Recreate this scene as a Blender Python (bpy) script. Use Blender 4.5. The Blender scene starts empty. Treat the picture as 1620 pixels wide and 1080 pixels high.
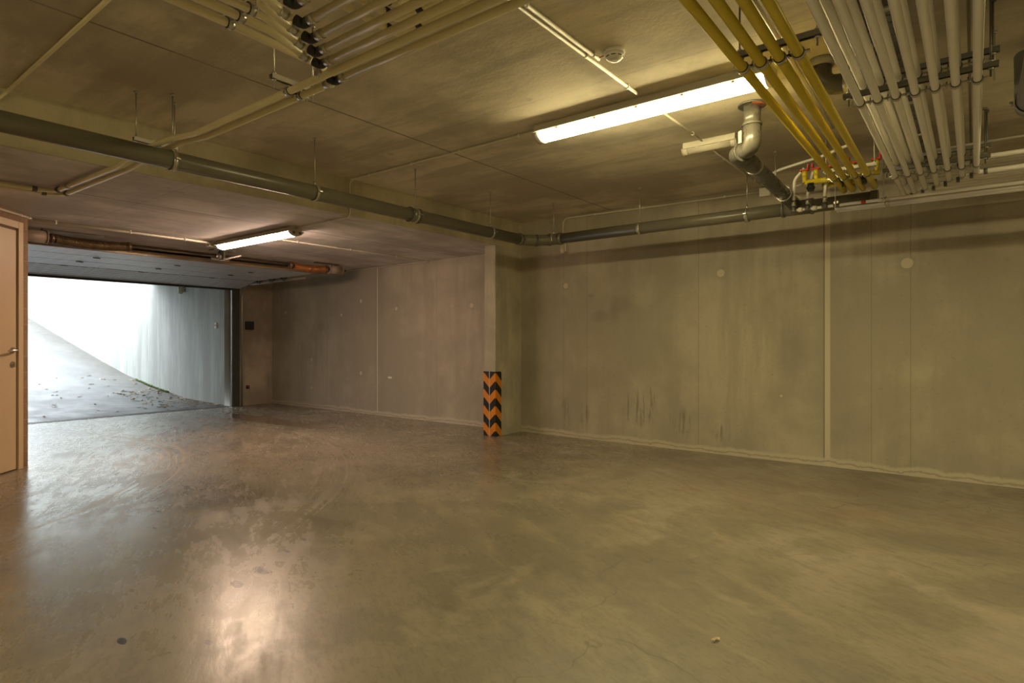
import bpy, bmesh, math, random
from mathutils import Vector, Matrix
C = bpy.context.scene
PI = math.pi
# ------------------------------------------------------------------ camera
# world: X along the long far wall (to the right), Y towards it, Z up, metres
CAM_H = 1.15
FPX = 949.0
THETA = math.atan2(731, 949)
cd = bpy.data.cameras.new('camera')
cam = bpy.data.objects.new('camera', cd)
C.collection.objects.link(cam)
cam.location = (0, 0, CAM_H)
cam.rotation_euler = (PI / 2, 0, THETA)
cd.sensor_width = 36.0
cd.lens = FPX / 1620 * 36
cd.clip_start = 0.05
C.camera = cam
# ------------------------------------------------------------------ light and exposure
C.view_settings.view_transform = 'Standard'
C.view_settings.look = 'None'
C.view_settings.gamma = 1
C.view_settings.use_curve_mapping = False
C.view_settings.exposure = 0.0
wd = bpy.data.worlds.new('overcast_sky'); C.world = wd
wd.use_nodes = True
wd.node_tree.nodes['Background'].inputs[0].default_value = (0.86, 0.94, 1.0, 1)
SKY = 13.0
wd.node_tree.nodes['Background'].inputs[1].default_value = SKY
LAMP_MAIN = ((1.0, 0.83, 0.42), 68.0)
LAMP_ENTRY = ((1.0, 0.70, 0.51), 92.0)

# ------------------------------------------------------------------ dimensions
Z_HI, Z_LO = 2.66, 2.32
X_STEP, Y_FAR, X_DOOR = -4.59, 6.15, -10.40
X_R, Y_B = 3.6, -4.2
ux, uy = math.sin(THETA), math.cos(THETA)     # (.610,.792)

def W(px, py, z=None, X=None, Y=None):
    """point of the room seen at a spot of the photo, on a known level or plane"""
    r = (px - 810) / FPX
    dx, dy = r * uy - ux, r * ux + uy
    v = (540 - py) / FPX
    if z is not None: d = (z - CAM_H) / v
    elif X is not None: d = X / dx
    else: d = Y / dy
    return Vector((dx * d, dy * d, CAM_H + v * d))

# ------------------------------------------------------------------ material tools
class NT:
    def __init__(s, name):
        s.m = bpy.data.materials.new(name); s.m.use_nodes = True
        s.t = s.m.node_tree; s.n = s.t.nodes; s.b = s.n['Principled BSDF']
        s.tc = s.n.new('ShaderNodeTexCoord').outputs['Object']
        sp = s.n.new('ShaderNodeSeparateXYZ'); s.t.links.new(s.tc, sp.inputs[0])
        s.x, s.y, s.z = sp.outputs
    def link(s, a, b): s.t.links.new(a, b)
    def put(s, sock, v):
        if isinstance(v, bpy.types.NodeSocket): s.t.links.new(v, sock)
        elif v is not None:
            if isinstance(v, (tuple, list)) and len(v) == 3 and sock.type == 'RGBA': v = (*v, 1)
            sock.default_value = v
    def math(s, op, a, b=None, c=None, clamp=False):
        n = s.n.new('ShaderNodeMath'); n.operation = op; n.use_clamp = clamp
        for i, v in enumerate((a, b, c)):
            if v is not None: s.put(n.inputs[i], v)
        return n.outputs[0]
    def noise(s, scale, detail=4, rough=.6, stretch=(1, 1, 1), vec=None, dist=0, off=(0, 0, 0)):
        mp = s.n.new('ShaderNodeMapping'); s.put(mp.inputs[0], vec or s.tc)
        mp.inputs['Scale'].default_value = stretch; mp.inputs['Location'].default_value = off
        n = s.n.new('ShaderNodeTexNoise'); s.link(mp.outputs[0], n.inputs['Vector'])
        n.inputs['Scale'].default_value = scale; n.inputs['Detail'].default_value = detail
        n.inputs['Roughness'].default_value = rough; n.inputs['Distortion'].default_value = dist
        return n.outputs[0]
    def ramp(s, v, a, b, lo=0.0, hi=1.0, smooth=True):
        n = s.n.new('ShaderNodeMapRange'); n.interpolation_type = 'SMOOTHSTEP' if smooth else 'LINEAR'
        s.put(n.inputs[0], v)
        for i, k in zip((1, 2, 3, 4), (a, b, lo, hi)): n.inputs[i].default_value = k
        return n.outputs[0]
    def mix(s, f, a, b, mode='MIX'):
        n = s.n.new('ShaderNodeMix'); n.data_type = 'RGBA'; n.blend_type = mode
        s.put(n.inputs[0], f); s.put(n.inputs[6], a); s.put(n.inputs[7], b)
        return n.outputs[2]
    def ell(s, u, v, cu, cv, ru, rv, soft=.3, wob=None):
        a = s.math('DIVIDE', s.math('SUBTRACT', u, cu), ru)
        b = s.math('DIVIDE', s.math('SUBTRACT', v, cv), rv)
        d = s.math('SQRT', s.math('ADD', s.math('MULTIPLY', a, a), s.math('MULTIPLY', b, b)))
        if wob is not None: d = s.math('ADD', d, wob)
        return s.ramp(d, 1.0 - soft, 1.0, 1.0, 0.0)
    def band(s, u, c, w, soft=.006):
        d = s.math('ABSOLUTE', s.math('SUBTRACT', u, c))
        return s.ramp(d, w, w + soft, 1.0, 0.0)
    def bump(s, h, strength=.2, dist=.01):
        n = s.n.new('ShaderNodeBump'); n.inputs['Strength'].default_value = strength
        n.inputs['Distance'].default_value = dist; s.put(n.inputs['Height'], h)
        s.link(n.outputs[0], s.b.inputs['Normal'])
    def out(s, col=None, rough=None, metal=None, spec=None):
        if col is not None: s.put(s.b.inputs['Base Color'], col)
        if rough is not None: s.put(s.b.inputs['Roughness'], rough)
        if metal is not None: s.put(s.b.inputs['Metallic'], metal)
        if spec is not None: s.put(s.b.inputs['Specular IOR Level'], spec)
        return s.m

def mul(c, k): return tuple(min(1, q * k) for q in c)

def concrete(name, base, streak='z', marks=None, var=.22, rough=.85, grain=.95):
    s = NT(name)
    st = (3.2, 3.2, .35) if streak == 'z' else ((.45, 2.6, 1) if streak == 'x' else (2.6, .45, 1))
    big = s.noise(.9, 5, .62)
    lon = s.noise(1.6, 5, .65, st)
    fin = s.noise(38, 3, .7)
    col = s.mix(s.ramp(big, .38, .62), mul(base, 1 - var), mul(base, 1 + var * .8))
    col = s.mix(s.ramp(lon, .46, .66, 0, .6), col, mul(base, 1 - var * 1.3))
    col = s.mix(s.ramp(fin, .55, .8, 0, grain * .5), col, mul(base, .62))
    pores = s.n.new('ShaderNodeTexVoronoi'); pores.inputs['Scale'].default_value = 9
    s.link(s.tc, pores.inputs['Vector'])
    col = s.mix(s.ramp(pores.outputs['Distance'], .012, .035, .75, 0), col, mul(base, .4))
    if marks: col = marks(s, col, base)
    s.bump(s.math('ADD', s.math('MULTIPLY', fin, .5), s.noise(7, 4, .6)), .25, .01)
    return s.out(col, rough, 0, .3)

def solid(name, col, rough=.5, metal=0, var=.08, spec=.5, scale=6, coat=0):
    s = NT(name)
    c = s.mix(s.ramp(s.noise(scale, 4, .6), .3, .7), mul(col, 1 - var), mul(col, 1 + var))
    r = s.ramp(s.noise(scale * 3, 3), .3, .7, max(.03, rough - var * .4), min(1, rough + var * .4))
    s.out(c, r, metal, spec)
    if coat: s.b.inputs['Coat Weight'].default_value = coat
    return s.m

def emit(name, col, k):
    s = NT(name)
    s.out((.9, .9, .88), .4)
    s.put(s.b.inputs['Emission Color'], col)
    s.b.inputs['Emission Strength'].default_value = k
    return s.m

GREY = (.375, .338, .265)
def far_marks(s, col, base):
    wob = s.math('MULTIPLY', s.math('SUBTRACT', s.noise(9, 4), .5), .5)
    light = mul(base, 1.38)
    # cast joints
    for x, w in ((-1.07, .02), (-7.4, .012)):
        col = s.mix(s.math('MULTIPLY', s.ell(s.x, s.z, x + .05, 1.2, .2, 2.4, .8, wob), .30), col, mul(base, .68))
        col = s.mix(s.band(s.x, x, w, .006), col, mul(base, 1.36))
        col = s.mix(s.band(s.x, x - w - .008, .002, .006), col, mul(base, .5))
    # board lines
    for x in (-3.62, -2.28, -.72, -.43, .45, 1.9, -3.95, -6.1, -8.7):
        col = s.mix(s.math('MULTIPLY', s.band(s.x, x, .0015, .005), .5), col, mul(base, .55))
    # filled tie holes
    for px, py, r in ((1140, 432, .042), (1435, 416, .048), (895, 452, .035), (627, 488, .03), (746, 483, .035), (1236, 626, .014),
                      (452, 494, .035), (540, 498, .03), (571, 476, .035), (493, 569, .035), (493, 613, .035), (571, 590, .035)):
        p = W(px, py, Y=Y_FAR)
        col = s.mix(s.math('MULTIPLY', s.ell(s.x, s.z, p.x, p.z, r * 2.1, r * 2.3, .7, wob), .35), col, mul(base, .66))
        col = s.mix(s.ell(s.x, s.z, p.x, p.z, r, r, .15), col, light)
    # scuffs low on the wall
    scuff = s.ramp(s.noise(30, 3, .7, (1.6, 1, .12)), .48, .6)
    for px, py, rx, rz in ((1008, 645, .2, .27), (1030, 640, .1, .25), (1078, 668, .14, .2), (1140, 685, .12, .13), (895, 650, .1, .25), (925, 655, .08, .2)):
        p = W(px, py, Y=Y_FAR)
        col = s.mix(s.math('MULTIPLY', s.math('MULTIPLY', s.ell(s.x, s.z, p.x, p.z, rx, rz, .6, wob), scuff), .6), col, mul(base, .42))
    for px, py, rx, rz in ((985, 480, .16, .14), (972, 492, .1, .2), (950, 500, .16, .1), (935, 468, .06, .03), (830, 600, .25, 1.0), (508, 516, .14, .13), (1250, 560, .2, .4)):
        p = W(px, py, Y=Y_FAR)
        col = s.mix(s.math('MULTIPLY', s.ell(s.x, s.z, p.x, p.z, rx, rz, .8, wob), .42), col, mul(base, .52))
    # rough kicker at the wall foot
    edge = s.math('ADD', s.z, s.math('MULTIPLY', s.math('SUBTRACT', s.noise(3.5, 5, .7), .5), .12))
    col = s.mix(s.ramp(edge, .055, .085, .85, 0), col, mul(base, 1.3))
    col = s.mix(s.ramp(s.math('ABSOLUTE', s.math('SUBTRACT', edge, .03)), 0, .012, .6, 0), col, mul(base, .5))
    return col

def ceil_marks(lines_x, lines_y, blots=()):
    def f(s, col, base):
        wob = s.math('MULTIPLY', s.math('SUBTRACT', s.noise(5, 4), .5), .6)
        for x in lines_x:
            col = s.mix(s.band(s.x, x, .004, .006), col, mul(base, .36))
        for y, a in lines_y:
            col = s.mix(s.math('MULTIPLY', s.band(s.y, y, .003, .006), a), col, mul(base, .4))
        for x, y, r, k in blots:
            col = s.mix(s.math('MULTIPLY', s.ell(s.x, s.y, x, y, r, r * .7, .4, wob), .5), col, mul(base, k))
        dots = s.ramp(s.noise(3.3, 2, .5, (1, 1, 1), off=(3, 7, 0)), .70, .73)
        return s.mix(s.math('MULTIPLY', dots, .35), col, mul(base, .55))
    return f

def floor_mat():
    s = NT('polished concrete floor')
    base = (.215, .188, .142)
    big = s.noise(.55, 6, .62, dist=.4)
    mid = s.noise(2.2, 6, .68, (1, 1, 1), dist=.3)
    # trowel swirls run roughly along the drive lane
    mp = s.n.new('ShaderNodeMapping'); s.link(s.tc, mp.inputs[0]); mp.inputs['Rotation'].default_value = (0, 0, .5)
    sw = s.noise(2.4, 6, .7, (.55, 2.2, 1), mp.outputs[0], dist=.5)
    fin = s.noise(60, 3, .7)
    col = s.mix(s.ramp(big, .38, .62), mul(base, .76), mul(base, 1.22))
    col = s.mix(s.ramp(mid, .48, .62, 0, .55), col, mul(base, .66))
    col = s.mix(s.ramp(sw, .52, .64, 0, .55), col, (.27, .215, .15))
    col = s.mix(s.ramp(fin, .55, .8, 0, .3), col, mul(base, .6))
    f2 = s.noise(9, 5, .75, (.5, 1.8, 1), mp.outputs[0], dist=.3)
    col = s.mix(s.ramp(f2, .50, .64, 0, .45), col, mul(base, .62))
    col = s.mix(s.ramp(s.noise(26, 4, .8, (.6, 1.6, 1), mp.outputs[0]), .50, .62, 0, .4), col, mul(base, .55))
    pale = s.ramp(s.noise(1.3, 6, .7, dist=.6, off=(9, 2, 0)), .54, .64, 0, .4)
    col = s.mix(pale, col, mul(base, 1.55))
    wob = s.math('MULTIPLY', s.math('SUBTRACT', s.noise(6, 5, .7), .5), .9)
    # tyre arcs: rings about the turning centre
    vx = s.math('SUBTRACT', s.x, -7.6); vy = s.math('SUBTRACT', s.y, -.75)
    rad = s.math('SQRT', s.math('ADD', s.math('MULTIPLY', vx, vx), s.math('MULTIPLY', vy, vy)))
    ang = s.math('ARCTAN2', vy, vx)
    cb = s.n.new('ShaderNodeCombineXYZ'); s.link(rad, cb.inputs[0]); s.link(ang, cb.inputs[1])
    ring = s.noise(26, 3, .75, (1, .035, 1), cb.outputs[0])
    rings = s.ramp(ring, .5, .62)
    arc = s.math('MAXIMUM', s.ramp(s.math('ABSOLUTE', s.math('SUBTRACT', rad, 3.62)), .10, .30, 1, 0),
                 s.math('MULTIPLY', s.ramp(s.math('ABSOLUTE', s.math('SUBTRACT', rad, 5.15)), .1, .32, 1, 0), .4))
    side = s.ramp(ang, .35, .75); side2 = s.ramp(ang, 2.0, 2.3, 1, 0)
    tyre = s.math('MULTIPLY', s.math('MULTIPLY', arc, rings), s.math('MULTIPLY', side, side2))
    col = s.mix(s.math('MULTIPLY', tyre, .8), col, mul(base, 1.8))
    # oil spots
    for px, py, r in ((375, 924, .035), (412, 902, .04), (193, 1014, .022), (330, 1016, .018), (455, 872, .018), (480, 853, .022), (245, 835, .012)):
        p = W(px, py, z=0)
        col = s.mix(s.ell(s.math('ADD', s.x, s.math('MULTIPLY', s.y, .6)), s.y, p.x + .6 * p.y, p.y, r * 1.8, r * .85, .3, wob), col, (.02, .018, .015))
    for px, py, rx, ry, k in ((710, 962, .07, .045, .55), (520, 915, .05, .04, .6), (455, 878, .09, .03, .6), (500, 820, .3, .06, .6), (780, 735, .25, .5, .55), (1270, 880, .12, .1, 1.5), (850, 700, .5, .2, .75), (640, 690, .6, .12, .8), (120, 760, .9, .6, .8)):
        p = W(px, py, z=0)
        col = s.mix(s.math('MULTIPLY', s.ell(s.x, s.y, p.x, p.y, rx, ry, .7, wob), .5), col, mul(base, k))
    # rust tinted zone towards the far wall
    rust = s.math('MULTIPLY', s.ell(s.x, s.y, -.8, 5.0, 3.2, 1.3, .8, wob), s.ramp(mid, .35, .65))
    col = s.mix(s.math('MULTIPLY', rust, .35), col, (.25, .17, .11))
    # hairline cracks
    vo = s.n.new('ShaderNodeTexVoronoi'); vo.feature = 'DISTANCE_TO_EDGE'; vo.inputs['Scale'].default_value = .75
    mx = s.n.new('ShaderNodeVectorMath'); mx.operation = 'MULTIPLY_ADD'
    nn = s.n.new('ShaderNodeTexNoise'); nn.inputs['Scale'].default_value = 3; s.link(s.tc, nn.inputs[0])
    s.link(nn.outputs[1], mx.inputs[0]); mx.inputs[1].default_value = (.5, .5, .5); s.link(s.tc, mx.inputs[2])
    s.link(mx.outputs[0], vo.inputs['Vector'])
    crack = s.math('MULTIPLY', s.ramp(vo.outputs['Distance'], .001, .006, 1, 0), s.ramp(s.noise(.8, 2, .5, off=(4, 4, 0)), .52, .6))
    col = s.mix(s.math('MULTIPLY', crack, .55), col, mul(base, .35))
    # wet streak near the roller door, brown wall strip's reflection painted into its colour
    wet = s.ell(s.x, s.y, -8.2, 4.75, 1.5, .22, .25, wob)
    col = s.mix(s.math('MULTIPLY', wet, .75), col, (.15, .10, .065))
    rough = s.ramp(mid, .40, .64, .20, .27)
    rough = s.math('ADD', rough, s.math('MULTIPLY', s.ramp(sw, .45, .62), .06))
    rough = s.math('ADD', rough, s.math('MULTIPLY', tyre, .12))
    rough = s.math('ADD', rough, s.ramp(s.math('ADD', s.x, s.math('MULTIPLY', big, 1.5)), -2.6, .6, 0, .22))
    rough = s.math('ADD', rough, s.ramp(f2, .45, .62, 0, .05))
    rough = s.math('SUBTRACT', rough, s.math('MULTIPLY', wet, .24), clamp=True)
    s.bump(s.math('ADD', s.math('MULTIPLY', mid, .6), s.math('ADD', s.math('MULTIPLY', sw, 1.0), s.math('MULTIPLY', fin, .06))), .09, .02)
    s.b.inputs['IOR'].default_value = 1.6
    return s.out(col, rough, 0, .7)

M = {}
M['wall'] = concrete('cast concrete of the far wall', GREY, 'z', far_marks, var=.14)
M['colm'] = concrete('cast concrete of the column', (.42, .385, .30), 'z', var=.2)
M['ent'] = concrete('cast concrete beside the roller door', (.42, .36, .28), 'z', var=.25)
M['ceil'] = concrete('formwork concrete ceiling', (.60, .54, .42), 'x',
                     ceil_marks((-3.31, -.02, 1.3, .9), ((3.08, .25), (4.9, .2), (.35, .4), (-1.6, .4)),
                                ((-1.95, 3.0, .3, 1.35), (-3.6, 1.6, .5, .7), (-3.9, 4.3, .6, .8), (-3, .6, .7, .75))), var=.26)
M['ceil_lo'] = concrete('formwork concrete of the entrance ceiling', (.60, .555, .53), 'y',
                        ceil_marks((-5.6, -6.95, -8.3), ((2.1, .3), (4.6, .3)), ()), var=.24)
M['step'] = concrete('rough concrete step face', (.47, .42, .29), 'x', var=.22, grain=1)
M['floor'] = floor_mat()

def brick_mat():
    s = NT('brown facing brick')
    b = s.n.new('ShaderNodeTexBrick')
    mp = s.n.new('ShaderNodeMapping'); s.link(s.tc, mp.inputs[0]); mp.inputs['Rotation'].default_value = (PI / 2, 0, 0)
    cb = s.n.new('ShaderNodeCombineXYZ')
    s.link(s.math('SUBTRACT', s.x, s.math('MULTIPLY', s.y, .4)), cb.inputs[0]); s.link(s.z, cb.inputs[1])
    s.link(cb.outputs[0], b.inputs['Vector'])
    b.inputs['Scale'].default_value = 1; b.inputs['Brick Width'].default_value = .21; b.inputs['Row Height'].default_value = .145
    b.inputs['Mortar Size'].default_value = .004
    b.inputs['Color1'].default_value = (.26, .165, .10, 1); b.inputs['Color2'].default_value = (.31, .20, .12, 1)
    b.inputs['Mortar'].default_value = (.36, .27, .18, 1)
    col = s.mix(s.ramp(s.noise(22, 4, .7), .4, .75, 0, .5), b.outputs[0], (.16, .10, .06))
    s.bump(s.math('ADD', b.outputs['Fac'], s.noise(30, 3)), .3, .006)
    return s.out(col, .9, 0, .2)
M['brick'] = brick_mat()

def ramp_wall_mat():
    s = NT('weathered concrete of the ramp wall')
    base = (.37, .38, .355)
    run = s.noise(1.6, 6, .7, (2.0, 1, .25))
    col = s.mix(s.ramp(run, .38, .66), mul(base, .80), mul(base, 1.1))
    col = s.mix(s.ramp(s.noise(1.2, 5, .65), .42, .7, 0, .5), col, mul(base, .8))
    col = s.mix(s.ramp(s.noise(40, 3), .55, .8, 0, .35), col, mul(base, .6))
    s.bump(s.noise(18, 4), .2, .01)
    return s.out(col, .9, 0, .2)
M['rampwall'] = ramp_wall_mat()
def asphalt():
    s = NT('wet grey ramp surface')
    base = (.12, .12, .12)
    ag = s.noise(85, 3, .8)
    col = s.mix(s.ramp(ag, .4, .65), mul(base, .55), mul(base, 1.35))
    col = s.mix(s.ramp(s.noise(1.6, 5, .65, (.5, 1.5, 1)), .4, .7, 0, .6), col, mul(base, 1.5))
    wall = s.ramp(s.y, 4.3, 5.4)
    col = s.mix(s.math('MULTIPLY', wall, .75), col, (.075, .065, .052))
    s.bump(ag, .5, .01)
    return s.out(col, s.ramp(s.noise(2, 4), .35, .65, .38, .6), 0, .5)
M['ramp'] = asphalt()

M['grey_pipe'] = solid('grey drain plastic', (.135, .125, .09), .33, var=.04)
M['dark_pipe'] = solid('dark grey drain plastic', (.085, .08, .07), .32, var=.2)
M['metal_pipe'] = solid('dark weathered pipe', (.10, .092, .07), .32, 0, .25)
M['pvc'] = solid('grey pressure pipe', (.25, .25, .27), .4)
M['cream'] = solid('cream plastic pipe', (.74, .66, .43), .33, var=.03)
M['white'] = solid('white coated pipe', (.80, .77, .70), .32, var=.02)
M['yellow'] = solid('yellow gas pipe', (.60, .47, .025), .3, var=.03)
M['conduit'] = solid('pale conduit plastic', (.58, .54, .43), .45, var=.06)
M['steel'] = solid('galvanised steel', (.52, .50, .45), .38, .85, .12)
M['rail'] = solid('dull steel channel', (.16, .15, .13), .45, .6, .15)
M['rubber'] = solid('black rubber', (.02, .02, .02), .6)
M['brass'] = solid('brass', (.55, .40, .16), .35, .9)
M['chrome'] = solid('brushed stainless steel', (.55, .52, .48), .3, .95, .05)
M['black'] = solid('black plastic', (.022, .022, .024), .45)
M['plastic'] = solid('off white plastic', (.70, .68, .60), .45, var=.03)
M['house'] = solid('grey luminaire housing', (.52, .49, .40), .5, var=.05)
M['lens_off'] = solid('milky luminaire cover', (.50, .46, .36), .25, var=.03)
M['red'] = solid('red lacquer', (.50, .03, .02), .4, var=.1)
M['redbrown'] = solid('red brown cable', (.30, .08, .05), .5)
M['door'] = solid('pale cream door paint', (.56, .41, .25), .42, var=.02)
M['doorframe'] = solid('pale cream frame paint', (.58, .43, .26), .40, var=.02)
M['gap_shade'] = solid('door gap shade colour', (.14, .085, .045), .7)  # dark tone stands in for shade in the gap round the leaf
M['track'] = solid('dark painted door frame steel', (.075, .085, .075), .4, .3)
M['panel_edge'] = solid('tan aluminium edge profile', (.40, .30, .20), .4, .3)
M['spring'] = solid('rusty oiled spring wire', (.20, .14, .07), .45, .6, .35, scale=18)
M['spring2'] = solid('orange rusted spring wire', (.42, .17, .05), .5, .5, .35, scale=18)
M['shaft'] = solid('brown steel shaft', (.16, .11, .075), .4, .6)
M['drum'] = solid('tan cable drum', (.36, .28, .21), .5, .1)
M['leaf'] = solid('fallen leaf', (.20, .12, .05), .7, var=.4)
M['leaf2'] = solid('pale fallen leaf', (.62, .48, .30), .7, var=.3)
M['moss'] = solid('green moss', (.10, .16, .04), .95, var=.4, scale=20)
M['grate'] = solid('dark steel grating', (.07, .07, .068), .5, .5)
M['sticker'] = solid('pale yellow sticker', (.65, .62, .35), .5)
M['bluewhite'] = solid('light grey strip', (.45, .50, .50), .4)
M['seal'] = solid('orange red sealant', (.30, .09, .045), .8, var=.3, scale=20)
M['lamp_main'] = emit('lit cover of the hall lamp', *LAMP_MAIN)
M['lamp_entry'] = emit('lit cover of the entrance lamp', *LAMP_ENTRY)

def garage_panel():
    s = NT('ribbed blue grey door panel')
    base = (.64, .66, .69)
    fr = s.math('FRACT', s.math('MULTIPLY', s.x, 11.0))
    line = s.ramp(s.math('ABSOLUTE', s.math('SUBTRACT', fr, .5)), .40, .46, 0, 1)
    gap = s.ramp(s.noise(3, 2, .5, (.3, 4, 1)), .42, .46)
    col = s.mix(s.math('MULTIPLY', line, gap), base, mul(base, .18))
    col = s.mix(s.ramp(s.noise(3, 4), .4, .7, 0, .3), col, mul(base, .8))
    s.bump(line, .4, .004)
    return s.out(col, .42, .1, .5)
M['panel'] = garage_panel()

def chevron():
    s = NT('orange and black chevron sheet')
    # the stripes fall away from the corner of the column on both wings
    a = s.math('ADD', s.math('ABSOLUTE', s.x), s.math('ABSOLUTE', s.y))
    u = s.math('SUBTRACT', s.math('SUBTRACT', .78, s.z), a)
    fr = s.math('FRACT', s.math('ADD', s.math('DIVIDE', u, .2), 10.0))
    k = s.math('LESS_THAN', fr, .5)
    return s.out(s.mix(k, (.012, .014, .013), (.60, .20, .01)), .45, 0, .4)
M['chevron'] = chevron()

# ------------------------------------------------------------------ mesh tools
ORG = {}
def fillet(pts, R, n=7):
    pts = [Vector(p) for p in pts]
    out = [pts[0]]
    for i in range(1, len(pts) - 1):
        a, b, c = pts[i - 1], pts[i], pts[i + 1]
        u, v = (a - b), (c - b)
        lu, lv = u.length, v.length
        if lu < 1e-6 or lv < 1e-6: continue
        u.normalize(); v.normalize()
        ang = u.angle(v)
        if ang > PI - .02: out.append(b); continue
        t = min(R / math.tan(ang / 2), lu * .48, lv * .48)
        r = t * math.tan(ang / 2)
        cen = b + (u + v).normalized() * (r / math.sin(ang / 2))
        p0, p1 = b + u * t, b + v * t
        e0, e1 = p0 - cen, p1 - cen
        tot = e0.angle(e1)
        for k in range(n + 1):
            q = k / n
            w = (e0 * math.sin((1 - q) * tot) + e1 * math.sin(q * tot)) / max(1e-9, math.sin(tot))
            out.append(cen + w)
    out.append(pts[-1])
    return out

class MB:
    def __init__(s): s.bm = bmesh.new(); s.flat = set()
    def tube(s, pts, r, seg=16, R=None, cap=True, radii=None):
        pts = [Vector(p) for p in pts]
        if R: pts = fillet(pts, R)
        n = len(pts); rings = []
        T = []
        for i in range(n):
            a = pts[max(0, i - 1)]; b = pts[min(n - 1, i + 1)]
            T.append((b - a).normalized())
        nrm = T[0].orthogonal().normalized()
        if abs(T[0].z) < .9:
            nrm = (Vector((0, 0, 1)) - T[0] * T[0].z).normalized()
        for i in range(n):
            if i:
                q = T[i - 1].rotation_difference(T[i]); nrm = q @ nrm
            nrm = (nrm - T[i] * nrm.dot(T[i])).normalized()
            bn = T[i].cross(nrm)
            rr = radii[i] if radii else r
            rings.append([s.bm.verts.new(pts[i] + (nrm * math.cos(2 * PI * k / seg) + bn * math.sin(2 * PI * k / seg)) * rr) for k in range(seg)])
        for i in range(n - 1):
            for k in range(seg):
                f = s.bm.faces.new((rings[i][k], rings[i][(k + 1) % seg], rings[i + 1][(k + 1) % seg], rings[i + 1][k])); f.smooth = True
        if cap:
            s.bm.faces.new(list(reversed(rings[0]))); s.bm.faces.new(rings[-1])
        return s
    def ring(s, c, ax, R, r, w, seg=24, a0=0, a1=2 * PI):
        """flat band: ring of radius R, radial thickness r, width w about axis ax"""
        c = Vector(c); ax = Vector(ax).normalized()
        u = ax.orthogonal().normalized()
        if abs(ax.z) < .9: u = (Vector((0, 0, 1)) - ax * ax.z).normalized()
        v = ax.cross(u)
        prof = [(R, -w / 2), (R + r, -w / 2), (R + r, w / 2), (R, w / 2)]
        rs = []
        full = abs(a1 - a0 - 2 * PI) < 1e-6
        m = seg if full else seg + 1
        for k in range(m):
            t = a0 + (a1 - a0) * k / seg
            d = u * math.cos(t) + v * math.sin(t)
            rs.append([s.bm.verts.new(c + d * p + ax * q) for p, q in prof])
        for k in range(m if full else m - 1):
            A, B = rs[k], rs[(k + 1) % m]
            for j in range(4):
                f = s.bm.faces.new((A[j], A[(j + 1) % 4], B[(j + 1) % 4], B[j])); f.smooth = j in (1, 3)
        if not full:
            s.bm.faces.new(rs[0]); s.bm.faces.new(list(reversed(rs[-1])))
        return s
    def box(s, a, b, bev=0):
        a, b = Vector(a), Vector(b)
        lo = Vector([min(a[i], b[i]) for i in range(3)]); hi = Vector([max(a[i], b[i]) for i in range(3)])
        m = Matrix.Translation((lo + hi) / 2) @ Matrix.Diagonal((*(hi - lo), 1))
        g = bmesh.ops.create_cube(s.bm, size=1, matrix=m)
        if bev:
            es = list({e for v in g['verts'] for e in v.link_edges})
            bmesh.ops.bevel(s.bm, geom=es, offset=bev, segments=2, affect='EDGES', profile=.5)
        return s
    def obox(s, c, u, v, w, bev=0):
        """oriented box: centre c, half-axis vectors u, v, w"""
        u, v, w = Vector(u), Vector(v), Vector(w)
        m = Matrix.Translation(Vector(c)) @ Matrix((u, v, w)).transposed().to_4x4()
        g = bmesh.ops.create_cube(s.bm, size=2, matrix=m)
        if bev:
            es = list({e for q in g['verts'] for e in q.link_edges})
            bmesh.ops.bevel(s.bm, geom=es, offset=bev, segments=2, affect='EDGES', profile=.5)
        return s
    def prism(s, poly, z0, z1):
        lo = [s.bm.verts.new((x, y, z0)) for x, y in poly]; hi = [s.bm.verts.new((x, y, z1)) for x, y in poly]
        n = len(poly)
        for i in range(n): s.bm.faces.new((lo[i], lo[(i + 1) % n], hi[(i + 1) % n], hi[i]))
        s.bm.faces.new(list(reversed(lo))); s.bm.faces.new(hi)
        return s
    def extrude(s, prof, ax0, ax1, u, v, smooth=False):
        """profile (u,v pairs) swept straight from ax0 to ax1"""
        u, v = Vector(u), Vector(v); A = [s.bm.verts.new(Vector(ax0) + u * p + v * q) for p, q in prof]
        B = [s.bm.verts.new(Vector(ax1) + u * p + v * q) for p, q in prof]
        n = len(prof)
        for i in range(n):
            f = s.bm.faces.new((A[i], A[(i + 1) % n], B[(i + 1) % n], B[i])); f.smooth = smooth
        s.bm.faces.new(list(reversed(A))); s.bm.faces.new(B)
        return s
    def build(s, name, mat, parent=None, origin=None):
        bmesh.ops.recalc_face_normals(s.bm, faces=s.bm.faces)
        vs = [v.co for v in s.bm.verts]
        lo = Vector([min(v[i] for v in vs) for i in range(3)]); hi = Vector([max(v[i] for v in vs) for i in range(3)])
        o_w = Vector(origin) if origin is not None else Vector(((lo.x + hi.x) / 2, (lo.y + hi.y) / 2, lo.z))
        for v in s.bm.verts: v.co -= o_w
        me = bpy.data.meshes.new(name); s.bm.to_mesh(me); s.bm.free()
        me.materials.append(mat)
        o = bpy.data.objects.new(name, me); C.collection.objects.link(o)
        ORG[o.name] = o_w
        if parent: o.parent = parent; o.location = o_w - ORG[parent.name]
        else: o.location = o_w
        return o

def root(name, loc, label=None, cat=None, group=None, kind=None):
    o = bpy.data.objects.new(name, None); C.collection.objects.link(o)
    o.empty_display_size = .1; o.location = loc; ORG[o.name] = Vector(loc)
    return tag(o, label, cat, group, kind)
def tag(o, label=None, cat=None, group=None, kind=None):
    if label: o['label'] = label
    if cat: o['category'] = cat
    if group: o['group'] = group
    if kind: o['kind'] = kind
    return o
O0 = (0, 0, 0)
def struct(name, mb, mat, label, cat):
    return tag(mb.build(name, mat, origin=O0), label, cat, kind='structure')

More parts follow.
